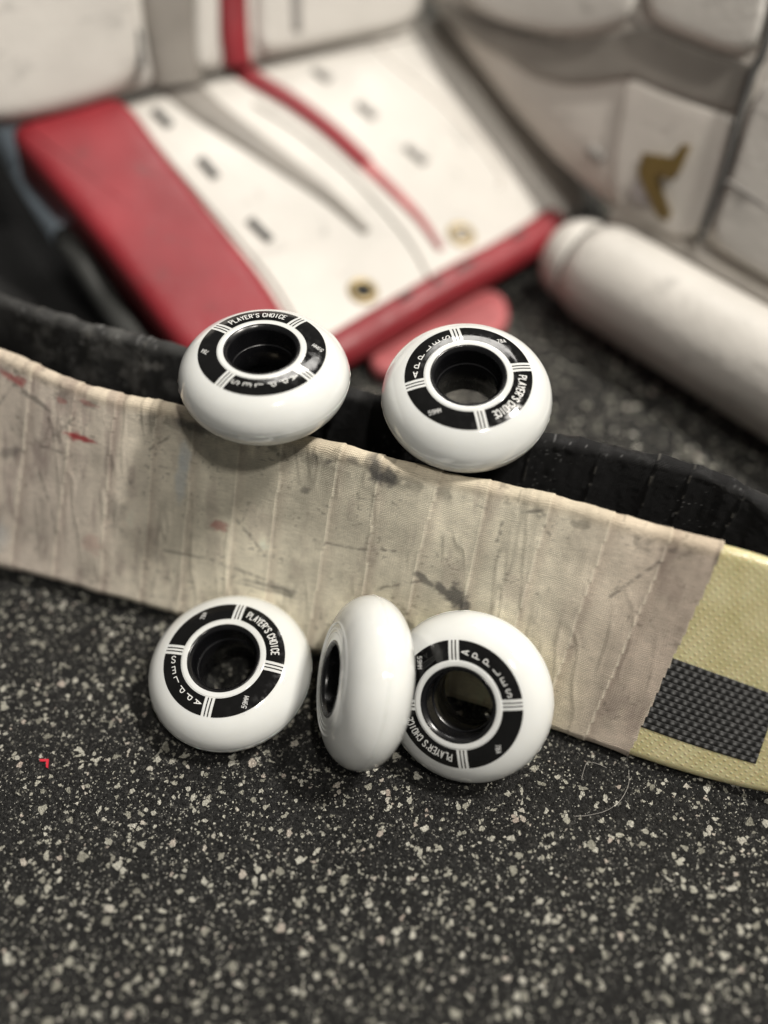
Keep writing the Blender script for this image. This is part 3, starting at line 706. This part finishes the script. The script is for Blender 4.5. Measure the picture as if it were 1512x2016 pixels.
# padding under the boot so that it stands on the floor
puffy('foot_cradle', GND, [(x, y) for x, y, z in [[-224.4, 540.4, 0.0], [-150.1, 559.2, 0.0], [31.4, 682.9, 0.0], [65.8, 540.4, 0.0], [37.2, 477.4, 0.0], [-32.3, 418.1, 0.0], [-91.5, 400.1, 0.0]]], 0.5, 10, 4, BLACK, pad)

puffy('shade_sheet', GND, [(x, y) for x, y, z in [[-309.4, 589.5, 5.0], [-233.4, 556.4, 5.0], [-75.9, 316.1, 5.0], [-109.5, 316.1, 5.0], [-159.3, 345.1, 5.0], [-239.8, 376.6, 5.0]]], 0.5, 9, 4, BLACK, pad)  # added black sheet standing in for deep shade on the floor

pad2 = empty('goalie_leg_pad', (170, 400, 0))
tag(pad2, 'white and grey goalie leg pad on its side with gold emblem and white roll', 'leg pad')
puffy('face_panel', FACE, [[-268.8, 137.6], [-172.8, 54.5], [-125.9, 36.1], [-85.0, 21.3], [-43.4, 9.0], [-0.5, 0.9], [101.9, 2.5], [155.2, 2.0], [45.5, 189.5]], -40, 0, 22, PADC, pad2)
def c8(*p): return p
puffy('grey_band', FACE, [[-146.7, 59.3], [-122.4, 55.3], [-96.0, 56.3], [-70.4, 60.3], [-51.0, 65.2], [-32.8, 73.3], [-19.8, 82.4], [-0.2, 82.4], [18.4, 82.2], [46.4, 84.2], [49.1, 63.7], [32.0, 61.2], [9.4, 59.4], [-14.0, 59.6], [-28.2, 51.6], [-45.7, 44.7], [-69.0, 41.6], [-89.1, 44.6], [-116.1, 44.6], [-139.8, 47.2], [-155.2, 54.2]], -4, 2.5, 3, PADG, pad2, rnd=1)
puffy('thigh_cushion', FACE, [[-197.3, 149.4], [-133.3, 63.1], [-120.9, 58.9], [-97.2, 58.3], [-71.5, 62.2], [-52.2, 67.2], [-34.0, 75.3], [-22.1, 83.6], [-75.0, 169.6]], -6, 6, 4, PADW, pad2, crown=0, rnd=4)
puffy('thigh_cushion', FACE, [[-72.3, 170.0], [-18.2, 84.3], [1.3, 84.6], [20.1, 84.5], [41.9, 85.1], [42.7, 92.7], [-3.6, 181.4]], -6, 6, 4, PADW, pad2, crown=0, rnd=4)
puffy('emblem_panel', FACE, [[-16.2, 59.6], [9.1, 59.8], [48.4, 62.6], [55.7, 34.2], [56.7, 9.2], [47.6, 5.5], [11.4, 5.0], [-1.3, 22.7], [-8.3, 40.3]], -4, 2.2, 2, PADC, pad2, rnd=1)
puffy('side_cushion', FACE, [[48.8, 81.7], [51.7, 63.8], [59.2, 37.6], [63.7, 11.2], [97.6, 9.1], [144.5, 10.7], [87.6, 94.9]], -4, 5, 4, PADW, pad2, crown=1)
band('lace', FACE, [[31.4, 128.5], [43.3, 91.8], [44.3, 81.3], [48.5, 63.3], [56.4, 35.2], [61.2, 10.0]], 4, 3, 3, 5.5, LACE, pad2)
band('lace', FACE, [[59.2, 37.6], [70.9, 36.6], [85.6, 34.7], [105.6, 31.9]], 2, 2, 3, 5.8, LACEG, pad2)
band('lace', FACE, [[-18.4, 23.2], [-8.6, 21.1]], 5, 5, -1, 2, LACEG, pad2)
em = [[14.1, 32.9], [29.5, 36.8], [31.1, 43.6], [34.7, 44.5], [35.9, 32.3], [35.0, 28.2], [26.7, 25.8], [41.9, 15.3], [42.3, 10.9], [37.0, 10.6], [16.7, 23.9]]
puffy('emblem', FACE, em, 5, 7.4, .5, GOLD, pad2, rnd=0, step=3)
puffy('emblem_grey_part', FACE, [[18.2, 23.0], [17.2, 18.0], [18.5, 12.8], [24.6, 12.3], [30.3, 13.3], [38.4, 11.2], [32.4, 14.9], [24.9, 19.4]], 5, 7.0, .5, SILV, pad2, rnd=0, step=3)  # grey raised piece below the gold of the emblem
A_, B_ = [np.array(p) for p in [[104.4, 398.9, 24.0], [175.2, 315.4, 24.0]]]
d_ = nrm(B_ - A_); RR = 25.0
sp = list(np.linspace(0, 230, 34)); ax = [A_ * [1, 1, 0] + [0, 0, RR + .5] + d_ * q for q in sp]
V, F = tube(ax, [RR * (.88 + .12 * math.sqrt(min(1, q / 14))) for q in sp], 48); o = mesh('outer_roll', V, F, PADW, pad2); inv_parent(o, pad2)
ax = [A_ * [1, 1, 0] + [0, 0, RR + .5 - q * .1] - d_ * q for q in (1.2, 2.5, 8, 13, 17, 19.5, 20.5)]
V, F = tube(ax, [20, 21.5, 21, 19.5, 17, 12, 3], 48); o = mesh('roll_end', V, F, PADW, pad2); inv_parent(o, pad2)
V, F = tube([A_ * [1, 1, 0] + [0, 0, RR + .5] + d_ * q for q in (-2.2, 0.6)], 20.5, 48); o = mesh('roll_binding', V, F, LACE, pad2); inv_parent(o, pad2)
V, F = tube([P3(FACE, x, y, -8) for x, y in [[8.4, 1.8], [101.9, 2.5], [137.9, 2.3]]], 7, 12); o = mesh('roll_gusset', V, F, PADC, pad2); inv_parent(o, pad2)

# binding strap curling down at the left
st = empty('pad_strap', (-150, 330, 0))
P1 = [[-249.4, 566.1, 52.0], [-217.4, 499.8, 52.0], [-189.3, 445.4, 52.0]]; P2 = [[-171.2, 418.4, 42.0], [-148.7, 380.7, 42.0]]; P4 = [[-132.8, 360.6, 30.0], [-112.2, 326.8, 30.0], [-98.0, 302.7, 30.0]]
full = cr(P1 + P2 + P4, 8); k = len(full) // 2
V, F = tube(full[:k + 1], 6.5, 14); o = mesh('binding', V, F, BLUE, st); inv_parent(o, st); tag(o, 'pale blue upper part')
V, F = tube(full[k:], 6.0, 14); o = mesh('binding', V, F, DKG, st); inv_parent(o, st); tag(o, 'darker lower part')  # lower half of the strap, coloured darker
tag(st, 'strap, pale blue above and darker below, curving down beside the red side roll', 'strap')
